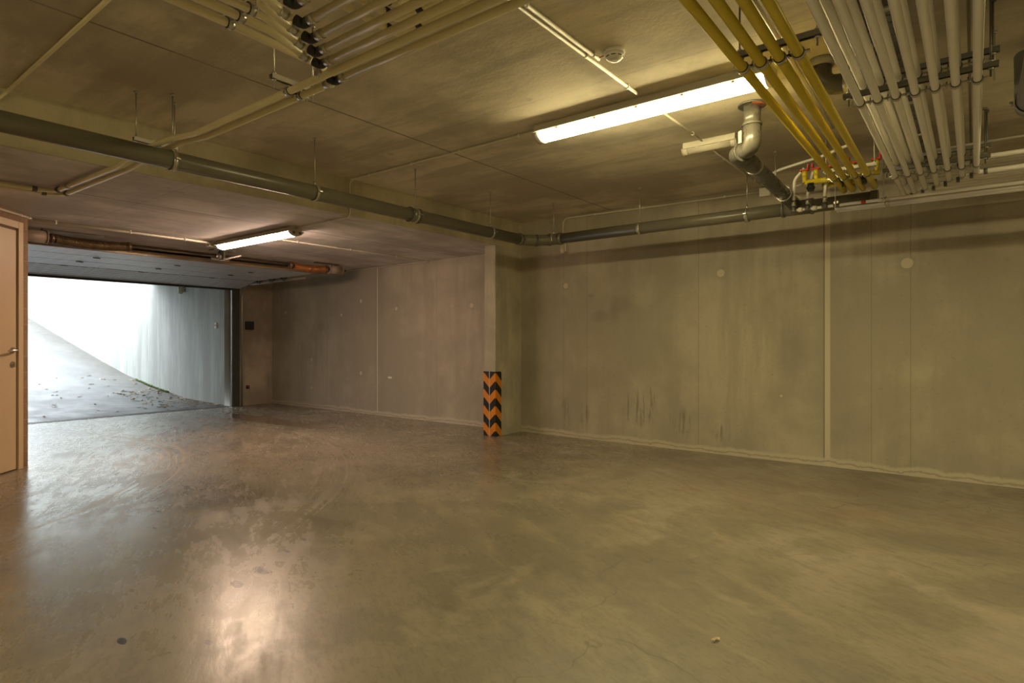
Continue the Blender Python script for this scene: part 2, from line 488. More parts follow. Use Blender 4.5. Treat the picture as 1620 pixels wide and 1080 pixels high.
# ------------------------------------------------------------------ room shell
m = MB().box((X_DOOR, Y_B, -.15), (X_R, Y_FAR, 0)); struct('floor', m, M['floor'], 'polished concrete garage floor with tyre arcs and stains', 'floor')
m = MB().box((X_STEP, Y_B, Z_HI), (X_R, Y_FAR, Z_HI + .2)); struct('ceiling', m, M['ceil'], 'high concrete ceiling over the hall', 'ceiling')
m = MB().box((X_DOOR, Y_B, Z_LO), (X_STEP - .02, Y_FAR, Z_HI + .2)); struct('ceiling', m, M['ceil_lo'], 'lower concrete ceiling over the entrance lane', 'ceiling')
m = MB().box((X_STEP - .02, Y_B, Z_LO), (X_STEP, Y_FAR, Z_HI + .1)); struct('trim_1', m, M['step'], 'rough concrete step face between the two ceiling levels', 'ceiling step')
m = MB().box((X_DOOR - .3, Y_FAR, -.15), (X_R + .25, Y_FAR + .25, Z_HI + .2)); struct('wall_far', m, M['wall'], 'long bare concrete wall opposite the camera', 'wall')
m = MB().box((X_R, Y_B, -.15), (X_R + .25, Y_FAR, Z_HI + .2)); struct('wall_right', m, M['colm'], 'concrete end wall to the right of the hall', 'wall')
m = MB().box((-4.7, Y_B - .25, -.15), (X_R + .25, Y_B, Z_HI + .2)); struct('wall_back', m, M['colm'], 'concrete wall behind the camera', 'wall')
m = MB().prism([(-6.92, 1.66), (X_STEP, -.65), (X_STEP, Y_B), (X_DOOR, Y_B), (X_DOOR, 1.66)], 0, Z_LO); struct('wall_left', m, M['brick'], 'brown brick wall set at an angle around the pale door', 'wall')
m = MB()
m.box((X_DOOR - .3, 5.50, -.15), (X_DOOR, Y_FAR, Z_HI + .2)); struct('wall_entrance', m, M['ent'], 'narrow concrete wall strip beside the roller door track', 'wall')
m = MB().box((X_DOOR - .3, 1.3, -.15), (X_DOOR, 1.84, Z_HI + .2)); struct('wall_entrance', m, M['ent'], 'concrete jamb at the hidden side of the garage entrance', 'wall')
m = MB().box((X_DOOR - .3, 1.84, 2.10), (X_DOOR, 5.50, Z_HI + .2)); struct('wall_entrance', m, M['ent'], 'concrete lintel above the garage entrance', 'wall')
m = MB().box((-4.76, 5.63, 0), (X_STEP, Y_FAR, Z_LO)); struct('column', m, M['colm'], 'concrete column carrying the ceiling step at the far wall', 'column')

# ------------------------------------------------------------------ ramp outside
XR = X_DOOR
prof = [(XR, 0.0), (XR - .25, 0.0), (-12.2, .045), (-13.65, .195), (-15.1, .40), (-16.6, .68), (-19.4, 1.24), (-22.3, 1.83), (-27, 2.75)]
m = MB()
m.extrude([(x, z) for x, z in prof] + [(-27, -.4), (XR, -.4)], (0, 1.25, 0), (0, 5.40, 0), (1, 0, 0), (0, 0, 1))
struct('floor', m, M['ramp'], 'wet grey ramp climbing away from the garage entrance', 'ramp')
m = MB().box((-27, 5.40, -.4), (X_DOOR - .3, 5.65, 5.0)); struct('wall_ramp', m, M['rampwall'], 'tall weathered concrete wall along the ramp', 'wall')
m = MB().box((-27, 1.0, -.4), (X_DOOR - .3, 1.25, 3.4)); struct('wall_ramp', m, M['rampwall'], 'concrete wall on the hidden side of the ramp', 'wall')
m = MB().box((-13.7, 1.25, 2.45), (X_DOOR - .3, 5.40, 2.65)); struct('ceiling', m, M['rampwall'], 'concrete canopy slab over the foot of the ramp', 'canopy')
dc = root('drain_channel', (XR - .12, 3.9, 0), 'dark steel grate drain channel across the foot of the ramp', 'drain')
MB().box((XR - .20, 1.84, 0), (XR - .18, 5.36, .006)).box((XR - .05, 1.84, 0), (XR - .03, 5.36, .006)).build('frame', M['rail'], dc)
m = MB()
for i in range(100):
    y = 1.86 + i * .0349; m.box((XR - .18, y, .0), (XR - .05, y + .014, .005))
m.build('grating', M['grate'], dc)

def ramp_z(x):
    for (a, za), (b, zb) in zip(prof, prof[1:]):
        if b <= x <= a: return za + (zb - za) * (a - x) / (a - b)
    return 0
random.seed(4)
def leaf_mesh(seed, s):
    bm = bmesh.new(); rr = random.Random(seed)
    n = 8; c = bm.verts.new((0, 0, .002)); vs = []
    for k in range(n):
        t = 2 * PI * k / n; q = (.9 + .35 * math.cos(2 * t)) * (.8 + .3 * rr.random())
        vs.append(bm.verts.new((math.cos(t) * s * q, math.sin(t) * s * .6 * q, .004 + .010 * rr.random())))
    for k in range(n): bm.faces.new((c, vs[k], vs[(k + 1) % n]))
    me = bpy.data.meshes.new('fallen_leaf'); bm.to_mesh(me); bm.free(); return me
LM = []
for i in range(6):
    me = leaf_mesh(i, .034 + .006 * (i % 3)); me.materials.append(M['leaf2'] if i % 3 else M['leaf']); LM.append(me)
for i in range(230):
    u = random.random()
    x = XR - .32 - (2.6 if i % 4 else 4.5) * random.random() ** 1.1
    y = 5.36 - (.9 if i % 4 else 3.0) * u ** 1.4
    o = bpy.data.objects.new('fallen_leaf', LM[i % 6]); C.collection.objects.link(o)
    o.location = (x, y, ramp_z(x) + .001); o.rotation_euler = (0, 0, random.random() * 6.3)
    tag(o, 'small dry fallen leaf lying on the wet ramp outside', 'leaf', 'fallen leaves on the ramp')
m = MB(); rr = random.Random(8)
for i in range(220):
    x = -12.9 - rr.random() ** 1.3 * 1.6; z = ramp_z(x); y = 5.385 - rr.random() * .05; h = .012 + .03 * rr.random()
    m.tube([(x, y, z - .005), (x + .01 * rr.uniform(-1, 1), y - .012 * rr.random(), z + h)], .004, 5, radii=[.012, .003])
tag(m.build('moss', M['moss']), 'green moss growing along the foot of the ramp wall', 'moss', kind='stuff')
t = root('wall_lamp', (-12.3, 5.36, 2.08), 'small white round-nosed lamp on the outer ramp wall', 'lamp')
MB().box((-12.36, 5.385, 2.12), (-12.24, 5.40, 2.27), .004).build('back_plate', M['plastic'], t)
MB().tube([(-12.3, 5.34, 2.25), (-12.3, 5.34, 2.14), (-12.3, 5.34, 2.10), (-12.3, 5.34, 2.085)], .05, 16, radii=[.05, .05, .042, .02]).build('lamp_cover', M['lens_off'], t)
p = W(360, 514, Y=5.40)
t = root('photocell', (p.x - .4, 5.38, p.z - .05), 'tiny white photocell box on the ramp wall edge', 'sensor')
MB().box((p.x - .43, 5.375, p.z - .05), (p.x - .37, 5.40, p.z + .05), .004).build('housing', M['plastic'], t)
MB().tube([(p.x - .4, 5.376, p.z), (p.x - .4, 5.37, p.z)], .014, 12).build('lens', M['black'], t)

# ------------------------------------------------------------------ garage door
gd = root('garage_door', (-9.2, 3.85, 2.1), 'blue-grey ribbed sectional garage door raised open under the low ceiling', 'garage door')
Y0, Y1 = 1.80, 5.50
def panel(x0, z0, x1, z1, t=.04):
    d = Vector((x1 - x0, 0, z1 - z0)); L = d.length; d.normalize(); n = Vector((-d.z, 0, d.x))
    if n.z < 0: n = -n
    c = Vector(((x0 + x1) / 2, (Y0 + Y1) / 2, (z0 + z1) / 2)) + n * t / 2
    return MB().obox(c, d * (L / 2 - .003), (0, (Y1 - Y0) / 2, 0), n * t / 2, .004)
panel(-10.36, 2.085, -9.82, 2.185).build('panel', M['panel'], gd)
panel(-9.81, 2.187, -9.22, 2.195).build('panel', M['panel'], gd)
panel(-9.21, 2.195, -8.62, 2.20).build('panel', M['panel'], gd)
panel(-8.61, 2.20, -8.02, 2.205).build('panel', M['panel'], gd)
MB().box((-8.02, Y0, 2.19), (-7.985, 5.72, 2.245), .004).build('top_edge_profile', M['panel_edge'], gd)
MB().box((-10.395, Y0, 2.055), (-10.355, Y1, 2.088), .003).build('bottom_seal', M['rubber'], gd)
for x in (-9.815, -9.215, -8.615):
    for y in (2.75, 3.7, 4.75):
        MB().box((x - .02, y - .03, 2.180), (x - .004, y + .03, 2.189)).box((x + .004, y - .018, 2.182), (x + .018, y + .018, 2.190)).tube([(x, y - .04, 2.184), (x, y + .04, 2.184)], .005, 8).build('hinge', M['black'], gd)

gf = root('garage_door_frame', (XR, 5.5, 0), 'dark upright steel frame and curved track beside the garage entrance', 'door frame')
MB().box((XR, 5.36, 0), (XR + .05, 5.50, 2.2), .003).build('upright', M['track'], gf)
MB().box((XR, 1.72, 0), (XR + .05, 1.84, 2.2), .003).build('upright', M['track'], gf)
for yy, sg in ((5.53, 1), (1.72, -1)):
    path = fillet([(XR + .065, yy, .0), (XR + .065, yy, 2.15), (-8.4, yy, 2.165)], .24, 10)
    m = MB()
    m.tube(path, .012, 8); m.tube([q + Vector((.018, 0, -.018)) for q in path], .005, 6)
    m.build('track_rail', M['steel'], gf)
    for i, x in enumerate((-10.15, -9.75, -9.35, -9.0)):
        b = MB().box((x - .045, yy - .03, 2.14), (x + .045, yy + .035, 2.235), .003).build('roller_bracket', M['rail'], gf)
        MB().tube([(x, yy - sg * .06, 2.19), (x, yy + .02, 2.19)], .02, 12).build('roller', M['rubber'], b)

XS, ZS = -7.65, 2.235
ls = root('torsion_spring_shaft', (XS, 3.85, 2.2), 'long shaft with two sagging rusty torsion springs under the low ceiling', 'spring shaft')
MB().tube([(XS, 1.9, ZS), (XS, 5.74, ZS)], .0135, 14).build('shaft', M['shaft'], ls)
def spring(y0, y1, mat, sag):
    m = MB(); n = int((y1 - y0) / .0095); pts = []; seg = 14
    for i in range(n * seg + 1):
        q = i / (n * seg); y = y0 + (y1 - y0) * q
        a = 2 * PI * i / seg; dz = -sag * math.sin(PI * q) - .008
        pts.append((XS + .047 * math.cos(a), y, ZS + dz + .047 * math.sin(a)))
    m.tube(pts, .0042, 6)
    sp = m.build('torsion_spring', mat, ls)
    for y in (y0 - .03, y1 + .03):
        MB().tube([(XS, y - .03, ZS - .005), (XS, y + .03, ZS - .005)], .046, 18).ring((XS, y, ZS - .005), (0, 1, 0), .045, .008, .012).build('spring_cone', M['shaft'], sp)
spring(2.06, 2.72, M['spring'], .022)
spring(4.84, 5.36, M['spring2'], .020)
for y0, y1 in ((5.44, 5.66), (1.70, 1.99)):
    MB().tube([(XS, y0, ZS), (XS, y1, ZS)], .064, 24).ring((XS, y0, ZS), (0, 1, 0), .06, .010, .012).ring((XS, y1, ZS), (0, 1, 0), .06, .010, .012).build('cable_drum', M['drum'], ls)
m = MB()
m.box((XS - .08, 3.70, ZS + .07), (XS + .06, 3.98, ZS + .084)).box((XS - .05, 3.83, ZS - .05), (XS + .04, 3.845, ZS + .075)).box((XS - .08, 3.72, ZS - .04), (XS - .06, 3.96, ZS + .02))
m.obox((XS + .05, 3.76, ZS + .02), (.09, -.06, -.04), (.006, .01, 0), (0, 0, .012)).obox((XS + .03, 3.95, ZS + .0), (.06, .09, .03), (.006, -.006, 0), (0, 0, .01))
m.build('centre_bracket', M['steel'], ls)
MB().ring((XS, 3.80, ZS), (0, 1, 0), .013, .02, .035).build('bearing', M['steel'], ls)
MB().box((XS - .03, 5.20, 2.30), (XS + .03, 5.60, 2.318)).build('ceiling_plate', M['rail'], ls)
MB().box((XS - .03, 1.95, 2.30), (XS + .03, 2.5, 2.318)).build('ceiling_plate', M['rail'], ls)
# control box and outlet by the track
t = root('control_box', (XR, 5.68, 1.37), 'small black control box on the narrow wall beside the garage door track', 'control box')
MB().box((XR, 5.62, 1.37), (XR + .07, 5.76, 1.51), .006).build('housing', M['black'], t)
MB().tube([(XR + .03, 5.70, 1.37), (XR + .03, 5.70, 1.335)], .012, 10).build('cable_gland', M['steel'], t)
t = root('photocell', (XR, 5.66, .29), 'small reddish safety photocell low beside the garage door track', 'sensor')
MB().box((XR, 5.64, .30), (XR + .035, 5.69, .36), .004).build('housing', M['black'], t)
MB().tube([(XR + .035, 5.665, .335), (XR + .04, 5.665, .335)], .014, 12).build('lens', M['red'], t)

# ------------------------------------------------------------------ the pale door in the angled wall
a = Vector((-6.92, 1.66, 0)); du = Vector((1, -1, 0)).normalized(); nn_ = Vector((1, 1, 0)).normalized(); up = Vector((0, 0, 1))
dr = root('door_1', a + du * .55, 'pale cream steel door with lever handle in brown brick wall', 'door', kind='structure')
def wbox(s0, s1, z0, z1, d0, d1, bev=0):
    return MB().obox(a + du * (s0 + s1) / 2 + nn_ * (d0 + d1) / 2 + up * (z0 + z1) / 2, du * (s1 - s0) / 2, nn_ * (d1 - d0) / 2, up * (z1 - z0) / 2, bev)
F0, F1, FT = .095, 1.16, 2.225
m = wbox(F0, F0 + .062, 0, FT, -.03, .022, .003)
for g in ((F1 - .062, F1, 0, FT), (F0 + .0625, F1 - .0625, FT - .062, FT)):
    m.obox(a + du * (g[0] + g[1]) / 2 - nn_ * .004 + up * (g[2] + g[3]) / 2, du * (g[1] - g[0]) / 2, nn_ * .026, up * (g[3] - g[2]) / 2, .003)
m.build('frame', M['doorframe'], dr)
wbox(F0 + .062, F1 - .062, 0.0, FT - .062, .0, .002).build('rebate', M['gap_shade'], dr)
lf = wbox(F0 + .084, F1 - .080, .012, FT - .084, .0025, .014, .003).build('leaf', M['door'], dr)
hs = F0 + .135
hp = a + du * hs + up * (CAM_H - 14 / FPX * 5.32)
m = MB().tube([hp + nn_ * .0145, hp + nn_ * .024], .027, 20); m.build('handle_rose', M['chrome'], lf)
m = MB().tube([hp + nn_ * .02, hp + nn_ * .065, hp + nn_ * .068 + du * .125 - up * .004], .0095, 12, R=.018); m.build('lever_handle', M['chrome'], lf)
kp = hp - up * .125
MB().tube([kp + nn_ * .0145, kp + nn_ * .022], .027, 20).build('lock_rose', M['chrome'], lf)
MB().tube([kp + nn_ * .022, kp + nn_ * .027], .010, 12).build('lock_cylinder', M['brass'], lf)

# ------------------------------------------------------------------ column guards
def guard(xc, sx, label):
    t = root('corner_guard', (xc, 5.63, 0), label, 'corner guard', 'chevron guards on the column')
    # L section wrapped round the corner; local origin on the corner so the stripes meet there
    w, th, ws = .080, .010, .105
    y0 = 5.63 - .0005; xo = xc + sx * .0005
    pl = [(xc - sx * w, y0), (xc - sx * w, y0 - th), (xo + sx * th, y0 - th), (xo + sx * th, y0 + ws), (xo, y0 + ws), (xo, y0)]
    if sx < 0: pl = list(reversed(pl))
    MB().prism(pl, 0.001, .785).build('chevron_sheet', M['chevron'], t, origin=(xc, 5.63, 0))
    e = MB(); x_e = xc - sx * (w + .002)
    e.box((x_e - .002, y0 - th - .001, .001), (x_e + .002, y0, .785)); e.box((xo, y0 + ws + .0005, .001), (xo + sx * (th + .001), y0 + ws + .0045, .785))
    e.build('edge_strip', M['bluewhite'], t)
guard(X_STEP, 1, 'orange and black chevron guard wrapping the hall-side corner of the column')
guard(-4.76, -1, 'orange and black chevron guard wrapping the entrance-side corner of the column')

# ------------------------------------------------------------------ luminaires
def lamp(x0, x1, y, zt, wdt, mat, label, th=.105, name='ceiling_lamp', lit=True, standoff=.0, holders=False):
    t = root(name, ((x0 + x1) / 2, y, zt - th), label, 'lamp')
    w = wdt / 2; z0 = zt
    hp_ = [(-w * .8, z0), (-w * .9, z0 - th * .45), (-w * 1.22, z0 - th * .50), (-w * 1.22, z0 - th * .56), (w * 1.22, z0 - th * .56), (w * 1.22, z0 - th * .50), (w * .9, z0 - th * .45), (w * .8, z0)]
    MB().extrude(hp_, (x0 + .01, y, 0), (x1 - .01, y, 0), (0, 1, 0), (0, 0, 1)).build('housing', M['house'], t)
    n = 12; pr = [(w * .98 * math.sin(.95 * (2 * k / n - 1)) / math.sin(.95), z0 - th * .555 - th * .445 * (math.cos(.95 * (2 * k / n - 1)) - math.cos(.95)) / (1 - math.cos(.95))) for k in range(n + 1)]
    MB().extrude(pr, (x0 + .045, y, 0), (x1 - .045, y, 0), (0, 1, 0), (0, 0, 1), True).build('diffuser', mat, t)
    for xa, xb in ((x0, x0 + .044), (x1 - .044, x1)):
        pr2 = [(q[0] * 1.03, q[1] - (.003 if q[1] < z0 - th * .6 else -.004)) for q in pr]
        e = MB().extrude(pr2, (xa, y, 0), (xb, y, 0), (0, 1, 0), (0, 0, 1), True).build('end_cap', M['lens_off'], t)
        if holders:
            xo = xa if xa == x0 else xb; sg = -1 if xa == x0 else 1
            for dy in (-.035, .035):
                MB().tube([(xo, y + dy, z0 - th * .68), (xo + sg * .004, y + dy, z0 - th * .68)], .014, 12).build('tube_holder', M['rail'], e)
    k = 5 if x1 - x0 > 1 else 2
    for i in range(k):
        xx = x0 + (x1 - x0) * (i + .7) / (k + .4)
        for sg in (-1, 1): MB().box((xx - .010, y + sg * w * .98 - .003, z0 - th * .64), (xx + .010, y + sg * w * .98 + .003, z0 - th * .56)).build('clip', M['steel'], t)
    return t
lamp(-2.45, -.86, 3.485, Z_HI, .165, M['lamp_main'], 'long lit fluorescent lamp on the high ceiling behind the yellow pipes', holders=False)
lamp(-7.02, -5.46, 3.50, Z_LO - .004, .15, M['lamp_entry'], 'lit fluorescent lamp on the low entrance ceiling', th=.09, holders=True)
lamp(-1.77, -1.36, 4.45, Z_HI, .075, M['lens_off'], 'small unlit lamp on the high ceiling beside the soil pipe elbow', th=.085)
# unseen fill lamps, added to even out the light over the hall
lamp(.95, 2.54, 3.485, Z_HI, .165, M['lamp_main'], 'unseen added fill lamp on the ceiling at the far right end of the hall')
lamp(.95, 2.54, -1.8, Z_HI, .165, M['lamp_main'], 'unseen added fill lamp on the ceiling behind the camera at the right')
lamp(-2.45, -.86, -1.8, Z_HI, .165, M['lamp_main'], 'unseen added fill lamp on the ceiling behind the camera')

# smoke detector
p = W(972, 80, z=Z_HI)
t = root('smoke_detector', (p.x, p.y, Z_HI - .06), 'round off-white smoke detector on the high ceiling', 'smoke detector')
MB().tube([(p.x, p.y, Z_HI), (p.x, p.y, Z_HI - .022)], .054, 28).build('base', M['plastic'], t)
MB().tube([(p.x, p.y, Z_HI - .022), (p.x, p.y, Z_HI - .034), (p.x, p.y, Z_HI - .048), (p.x, p.y, Z_HI - .055)], .05, 28, radii=[.05, .049, .036, .015]).build('sensor_head', M['plastic'], t)
m = MB()
for k in range(8):
    a0 = k * PI / 4 + .12
    m.ring((p.x, p.y, Z_HI - .036), (0, 0, 1), .043, .0045, .006, 5, a0, a0 + .52)
m.build('vent_slots', M['black'], t)
m = MB().tube([(p.x - .05, p.y, Z_HI - .008), (-1.58, p.y, Z_HI - .012)], .0035, 8)
m.build('cable', M['redbrown'], t)

# ------------------------------------------------------------------ pipes and hangers
def pipe(name, pts, r, mat, label, cat='pipe', group=None, R=None, seg=14):
    o = MB().tube(pts, r, seg, R=R).build(name, mat)
    return tag(o, label, cat, group)
def coupling(par, c, ax, r, L, mat, name='coupling'):
    c = Vector(c); ax = Vector(ax).normalized()
    return MB().tube([c - ax * L / 2, c + ax * L / 2], r, 18).ring(c - ax * L * .46, ax, r * .96, r * .14, L * .09).ring(c + ax * L * .46, ax, r * .96, r * .14, L * .09).build(name, mat, par)
def clamp(par, c, ax, r, zr, ear=True, w=.022):
    """rubber lined clamp under a rail at height zr"""
    ax = Vector(ax).normalized(); c = Vector(c)
    cl = MB().ring(c, ax, r + .0022, .003, w, 22)
    side = ax.cross(Vector((0, 0, 1)))
    if ear:
        cl.obox(c + side * (r + .012), side * .010, ax * w * .45, Vector((0, 0, .003))); cl.obox(c - side * (r + .012), side * .010, ax * w * .45, Vector((0, 0, .003)))
        cl.tube([c - side * (r + .016) + Vector((0, 0, -.014)), c - side * (r + .016) + Vector((0, 0, .018))], .003, 8)
    cl.tube([c + Vector((0, 0, r + .002)), (c.x, c.y, zr)], .0045, 8)
    k = cl.build('pipe_clamp', M['steel'], par)
    MB().ring(c, ax, r, .0024, w * 1.25, 22).build('rubber_lining', M['rubber'], k)
    return k
def rod(par, x, y, z0, z1=Z_HI, mat=None):
    return MB().tube([(x, y, z0), (x, y, z1)], .0042, 8).tube([(x, y, z1 - .012), (x, y, z1)], .013, 8).build('threaded_rod', mat or M['steel'], par)
def rail_hanger(p0, p1, z, clamps, ax, rods, label, group, mat=None, rodlen=.05, ztop=Z_HI):
    """channel rail on threaded rods with the clamps it carries"""
    p0, p1 = Vector((*p0, z)), Vector((*p1, z))
    t = root('pipe_bracket', (p0 + p1) / 2, label, 'pipe bracket', group)
    d = (p1 - p0).normalized(); s = d.cross(Vector((0, 0, 1)))
    m = MB()
    pr = [(-.015, .011), (-.015, -.011), (-.007, -.011), (-.007, -.008), (-.012, -.008), (-.012, .008), (.012, .008), (.012, -.008), (.007, -.008), (.007, -.011), (.015, -.011), (.015, .011)]
    m.extrude(pr, p0, p1, s, (0, 0, 1)); m.build('channel_rail', mat or M['rail'], t)
    for x, y in rods:
        r_ = rod(t, x, y, z - rodlen, ztop, M['rail'] if mat is None else M['steel'])
        MB().tube([(x, y, z - .02), (x, y, z - .012)], .011, 6).tube([(x, y, z + .012), (x, y, z + .02)], .011, 6).build('nut', M['steel'], r_)
    for c, r in clamps: clamp(t, c, ax, r, z - .010)
    return t

YX, XX = (0, 1, 0), (1, 0, 0)
# --- grey drain along the ceiling step, elbow at the corner, run along the far wall
XB, ZB, RB = -3.88, 2.25, .055
t = pipe('drain_pipe', [(XB, -1.6, 2.262), (XB, 5.17, ZB)], RB, M['grey_pipe'], 'large grey drain pipe running along the ceiling step to the corner', seg=28)
coupling(t, (XB, .35, 2.259), YX, RB + .005, .10, M['grey_pipe'])
coupling(t, W(668, 345, z=ZB) * 0 + Vector((XB, 3.63, 2.253)), YX, RB + .005, .11, M['grey_pipe'])
YF, ZF = 5.43, 2.255
t = pipe('drain_pipe', [(-3.52, YF, ZF), (-.60, YF, 2.268)], RB, M['grey_pipe'], 'large grey drain pipe running along the far wall under the clustered pipes', R=.1, seg=28)
m = MB().tube([(XB, 5.14, ZB), (XB, 5.22, ZB), (XB + .11, 5.36, ZB + .002), (-3.62, YF, ZF), (-3.50, YF, ZF)], RB + .004, 28, R=.10)
e = m.build('elbow', M['grey_pipe'], t)
for q, ax in (((XB, 5.17, ZB), YX), ((-3.53, YF, ZF), XX), ((XB + .10, 5.345, ZB), (1, 1.1, 0)), ((-3.66, 5.42, ZF), (1, .25, 0))):
    MB().ring(q, ax, RB + .001, .010, .022, 28).build('socket_ring', M['dark_pipe'], e)
MB().tube([(-.64, YF, 2.268), (-.59, YF, 2.268)], RB + .006, 28).build('end_cap', M['grey_pipe'], t)
coupling(t, (-1.17, YF, 2.266), XX, RB + .006, .24, M['grey_pipe'], 'tee_fitting')
names = ['nearest the left edge', 'second from the left edge', 'third from the left edge', 'fourth from the left edge, near the corner']
def big_hanger(x, y, zc, ax, label, r=RB, ztop=Z_HI, group='clamps of the grey drain pipes'):
    t = root('pipe_hanger', (x, y, zc), label, 'pipe hanger', group)
    a_ = Vector(ax); sd = a_.cross(Vector((0, 0, 1)))
    k = MB().ring((x, y, zc), ax, r + .002, .004, .028, 28)
    for sg in (-1, 1): k.obox(Vector((x, y, zc)) + sd * sg * (r + .017), sd * .012, a_ * .012, (0, 0, .004))
    k.build('pipe_clamp', M['steel'], t)
    MB().tube([(x, y, zc + r), (x, y, zc + r + .03)], .009, 6).build('nut', M['steel'], t)
    rod(t, x, y, zc + r + .005, ztop)
def y_at(px, X): return W(px, 500, X=X).y
def x_at(px, Y): return W(px, 500, Y=Y).x
for i, px in enumerate((273, 498, 657, 776)):
    big_hanger(XB, y_at(px, XB), ZB + .003, YX, 'steel clamp and rod on the step-side drain pipe, ' + ['above the crossing of two cream pipes', 'first beyond the crossing cream pipes', 'second beyond the crossing cream pipes', 'last before the corner elbow'][i])
for i, px in enumerate((876, 1012, 1182)):
    big_hanger(x_at(px, YF), YF, ZF + .004, XX, 'steel clamp and rod on the far wall drain pipe, ' + ['next to the corner elbow', 'halfway along the wall', 'nearest the soil pipe'][i])

# --- soil pipe with two elbows
t = root('soil_pipe', (-1.12, 3.96, 2.3), 'dark weathered soil pipe dropping from the ceiling and angling to the far wall', 'pipe')
rs = .052
MB().tube([(-1.12, 3.96, Z_HI), (-1.12, 3.96, 2.50)], rs, 26).build('vertical_run', M['metal_pipe'], t)
el = MB().tube([(-1.12, 3.96, 2.53), (-1.12, 3.96, 2.405), (-1.16, 4.0, 2.39), (-1.235, 4.05, 2.385)], rs + .003, 26, R=.07).build('elbow', M['metal_pipe'], t)
MB().ring((-1.12, 3.96, 2.53), (0, 0, 1), rs + .001, .008, .014, 26).build('socket_ring', M['metal_pipe'], el)
MB().obox((-1.185, 3.925, 2.455), (.012, -.009, 0), (0, 0, .038), (-.001, -.0015, 0)).build('sticker', M['sticker'], el)
e2 = MB().tube([(-1.19, 4.01, 2.388), (-1.25, 4.07, 2.384), (-1.225, 4.20, 2.378), (-1.215, 4.30, 2.372)], rs + .006, 26, R=.06).build('elbow', M['dark_pipe'], t)
MB().ring((-1.195, 4.02, 2.388), (-.7, .7, 0), rs + .004, .009, .02, 26).build('socket_ring', M['metal_pipe'], e2)
MB().tube([(-1.215, 4.25, 2.375), (-1.18, 5.40, 2.285)], rs, 26).build('sloping_run', M['dark_pipe'], t)
m = MB().tube([(-1.12, 3.96, Z_HI - .001), (-1.12, 3.96, Z_HI - .012)], .085, 26); m.build('ceiling_collar', M['rail'], t)
m = MB().ring((-1.12, 3.96, Z_HI - .010), (0, 0, 1), .050, .03, .022, 26, 4.2, 5.6); m.build('sealant', M['seal'], t)
for q in ((-1.213, 4.34, 2.368), (-1.187, 5.05, 2.312)):
    MB().ring(q, (.03, 1, -.08), rs + .002, .005, .024, 26).build('pipe_clamp', M['steel'], t)
    if q[1] > 5: rod(t, q[0] - .062, q[1], q[2] - .01)

# --- white pipes running from above the camera to the far wall, two layers
WX = [-.435, -.362, -.290, -.215, -.140, -.065, .012]
WYE = [5.66, 5.585, 5.49, 5.40, 5.31, 5.235, 5.16]
ordi = ['leftmost', 'second from left', 'third from left', 'middle', 'third from right', 'second from right', 'rightmost']
RW = .0168
for i, (x, ye) in enumerate(zip(WX, WYE)):
    pipe('water_pipe', [(x, -1.2, 2.30), (x, ye, 2.30), (X_R - .01, ye, 2.30)], RW, M['white'], f'white pipe in the lower layer at upper right, {ordi[i]} of its seven', group='lower layer of white pipes', R=.03)
for i, (x, ye) in enumerate(zip(WX, WYE)):
    x2 = x + .004
    ye2 = ye - .0
    pipe('water_pipe', [(x2, -1.2, 2.398), (x2, ye2, 2.398), (X_R - .01, ye2, 2.398)], RW, M['white'], f'white pipe in the upper layer at upper right, {ordi[i]} of its seven', group='upper layer of white pipes', R=.03)
def elbows():
    for o in [q for q in C.objects if q.name.startswith('water_pipe')]:
        low = 'lower' in o['label']; z = 2.30 if low else 2.398
        i = [k for k in range(7) if o['label'].split(', ')[1].startswith(ordi[k])][0]
        x, ye = WX[i] + (0 if low else .004), WYE[i]
        MB().ring((x, ye - .05, z), YX, RW, .003, .02, 18).build('elbow_fitting', M['steel'], o)
        MB().ring((x + .05, ye, z), XX, RW, .003, .02, 18).build('elbow_fitting', M['rail'], o)
elbows()
for yy, lab in ((3.33, 'nearest the lamp'), (4.94, 'nearest the far wall')):
    rail_hanger((-.51, yy), (.085, yy), 2.349, [((x, yy, 2.30), RW) for x in WX], YX, [(-.485, yy), (.057, yy)], f'lower steel rail with seven clamps under white pipes, {lab}', 'rails of the white pipes')
    rail_hanger((-.50, yy + .06), (.09, yy + .06), 2.434, [((x + .004, yy + .06, 2.398), RW) for x in WX], YX, [(-.478, yy + .06), (.066, yy + .06)], f'upper steel rail with clamps for white pipes, {lab}', 'rails of the white pipes')

# --- yellow gas pipes
GXs = [(-.778, -.795), (-.703, -.735), (-.630, -.668), (-.560, -.592)]
RY = .0205; ZY = 2.312
yl = ['leftmost', 'second from left', 'third from left', 'rightmost']
for i, (xa, xb) in enumerate(GXs):
    def gx(y): return xa + (xb - xa) * (y - 2.62) / 2.6
    ye = 5.23
    o = pipe('gas_pipe', [(gx(-1.2), -1.2, ZY), (gx(ye), ye, ZY), (gx(ye), ye + .01, ZY)], RY, M['yellow'], f'yellow gas pipe, {yl[i]} of the four', group='four yellow gas pipes')
    MB().tube([(gx(ye), ye - .03, ZY), (gx(ye), ye - .028, 2.36)], .0205, 14).build('riser_stub', M['yellow'], o)
gxy = lambda i, y: GXs[i][0] + (GXs[i][1] - GXs[i][0]) * (y - 2.62) / 2.6
rail_hanger((-.80, 2.62), (-.47, 2.62), 2.372, [((gxy(i, 2.62), 2.62, ZY), RY) for i in range(4)], YX, [(-.812 + .02, 2.62), (-.492, 2.62)], 'steel rail carrying the four yellow pipes in front of the lamp', 'rails of the yellow pipes')
rail_hanger((-.86, 4.80), (-.53, 4.80), 2.372, [((gxy(i, 4.80), 4.80, ZY), RY) for i in range(4)], YX, [(-.845, 4.80), (-.545, 4.80)], 'pale rail carrying the four yellow pipes next to the far wall', 'rails of the yellow pipes', mat=M['conduit'])

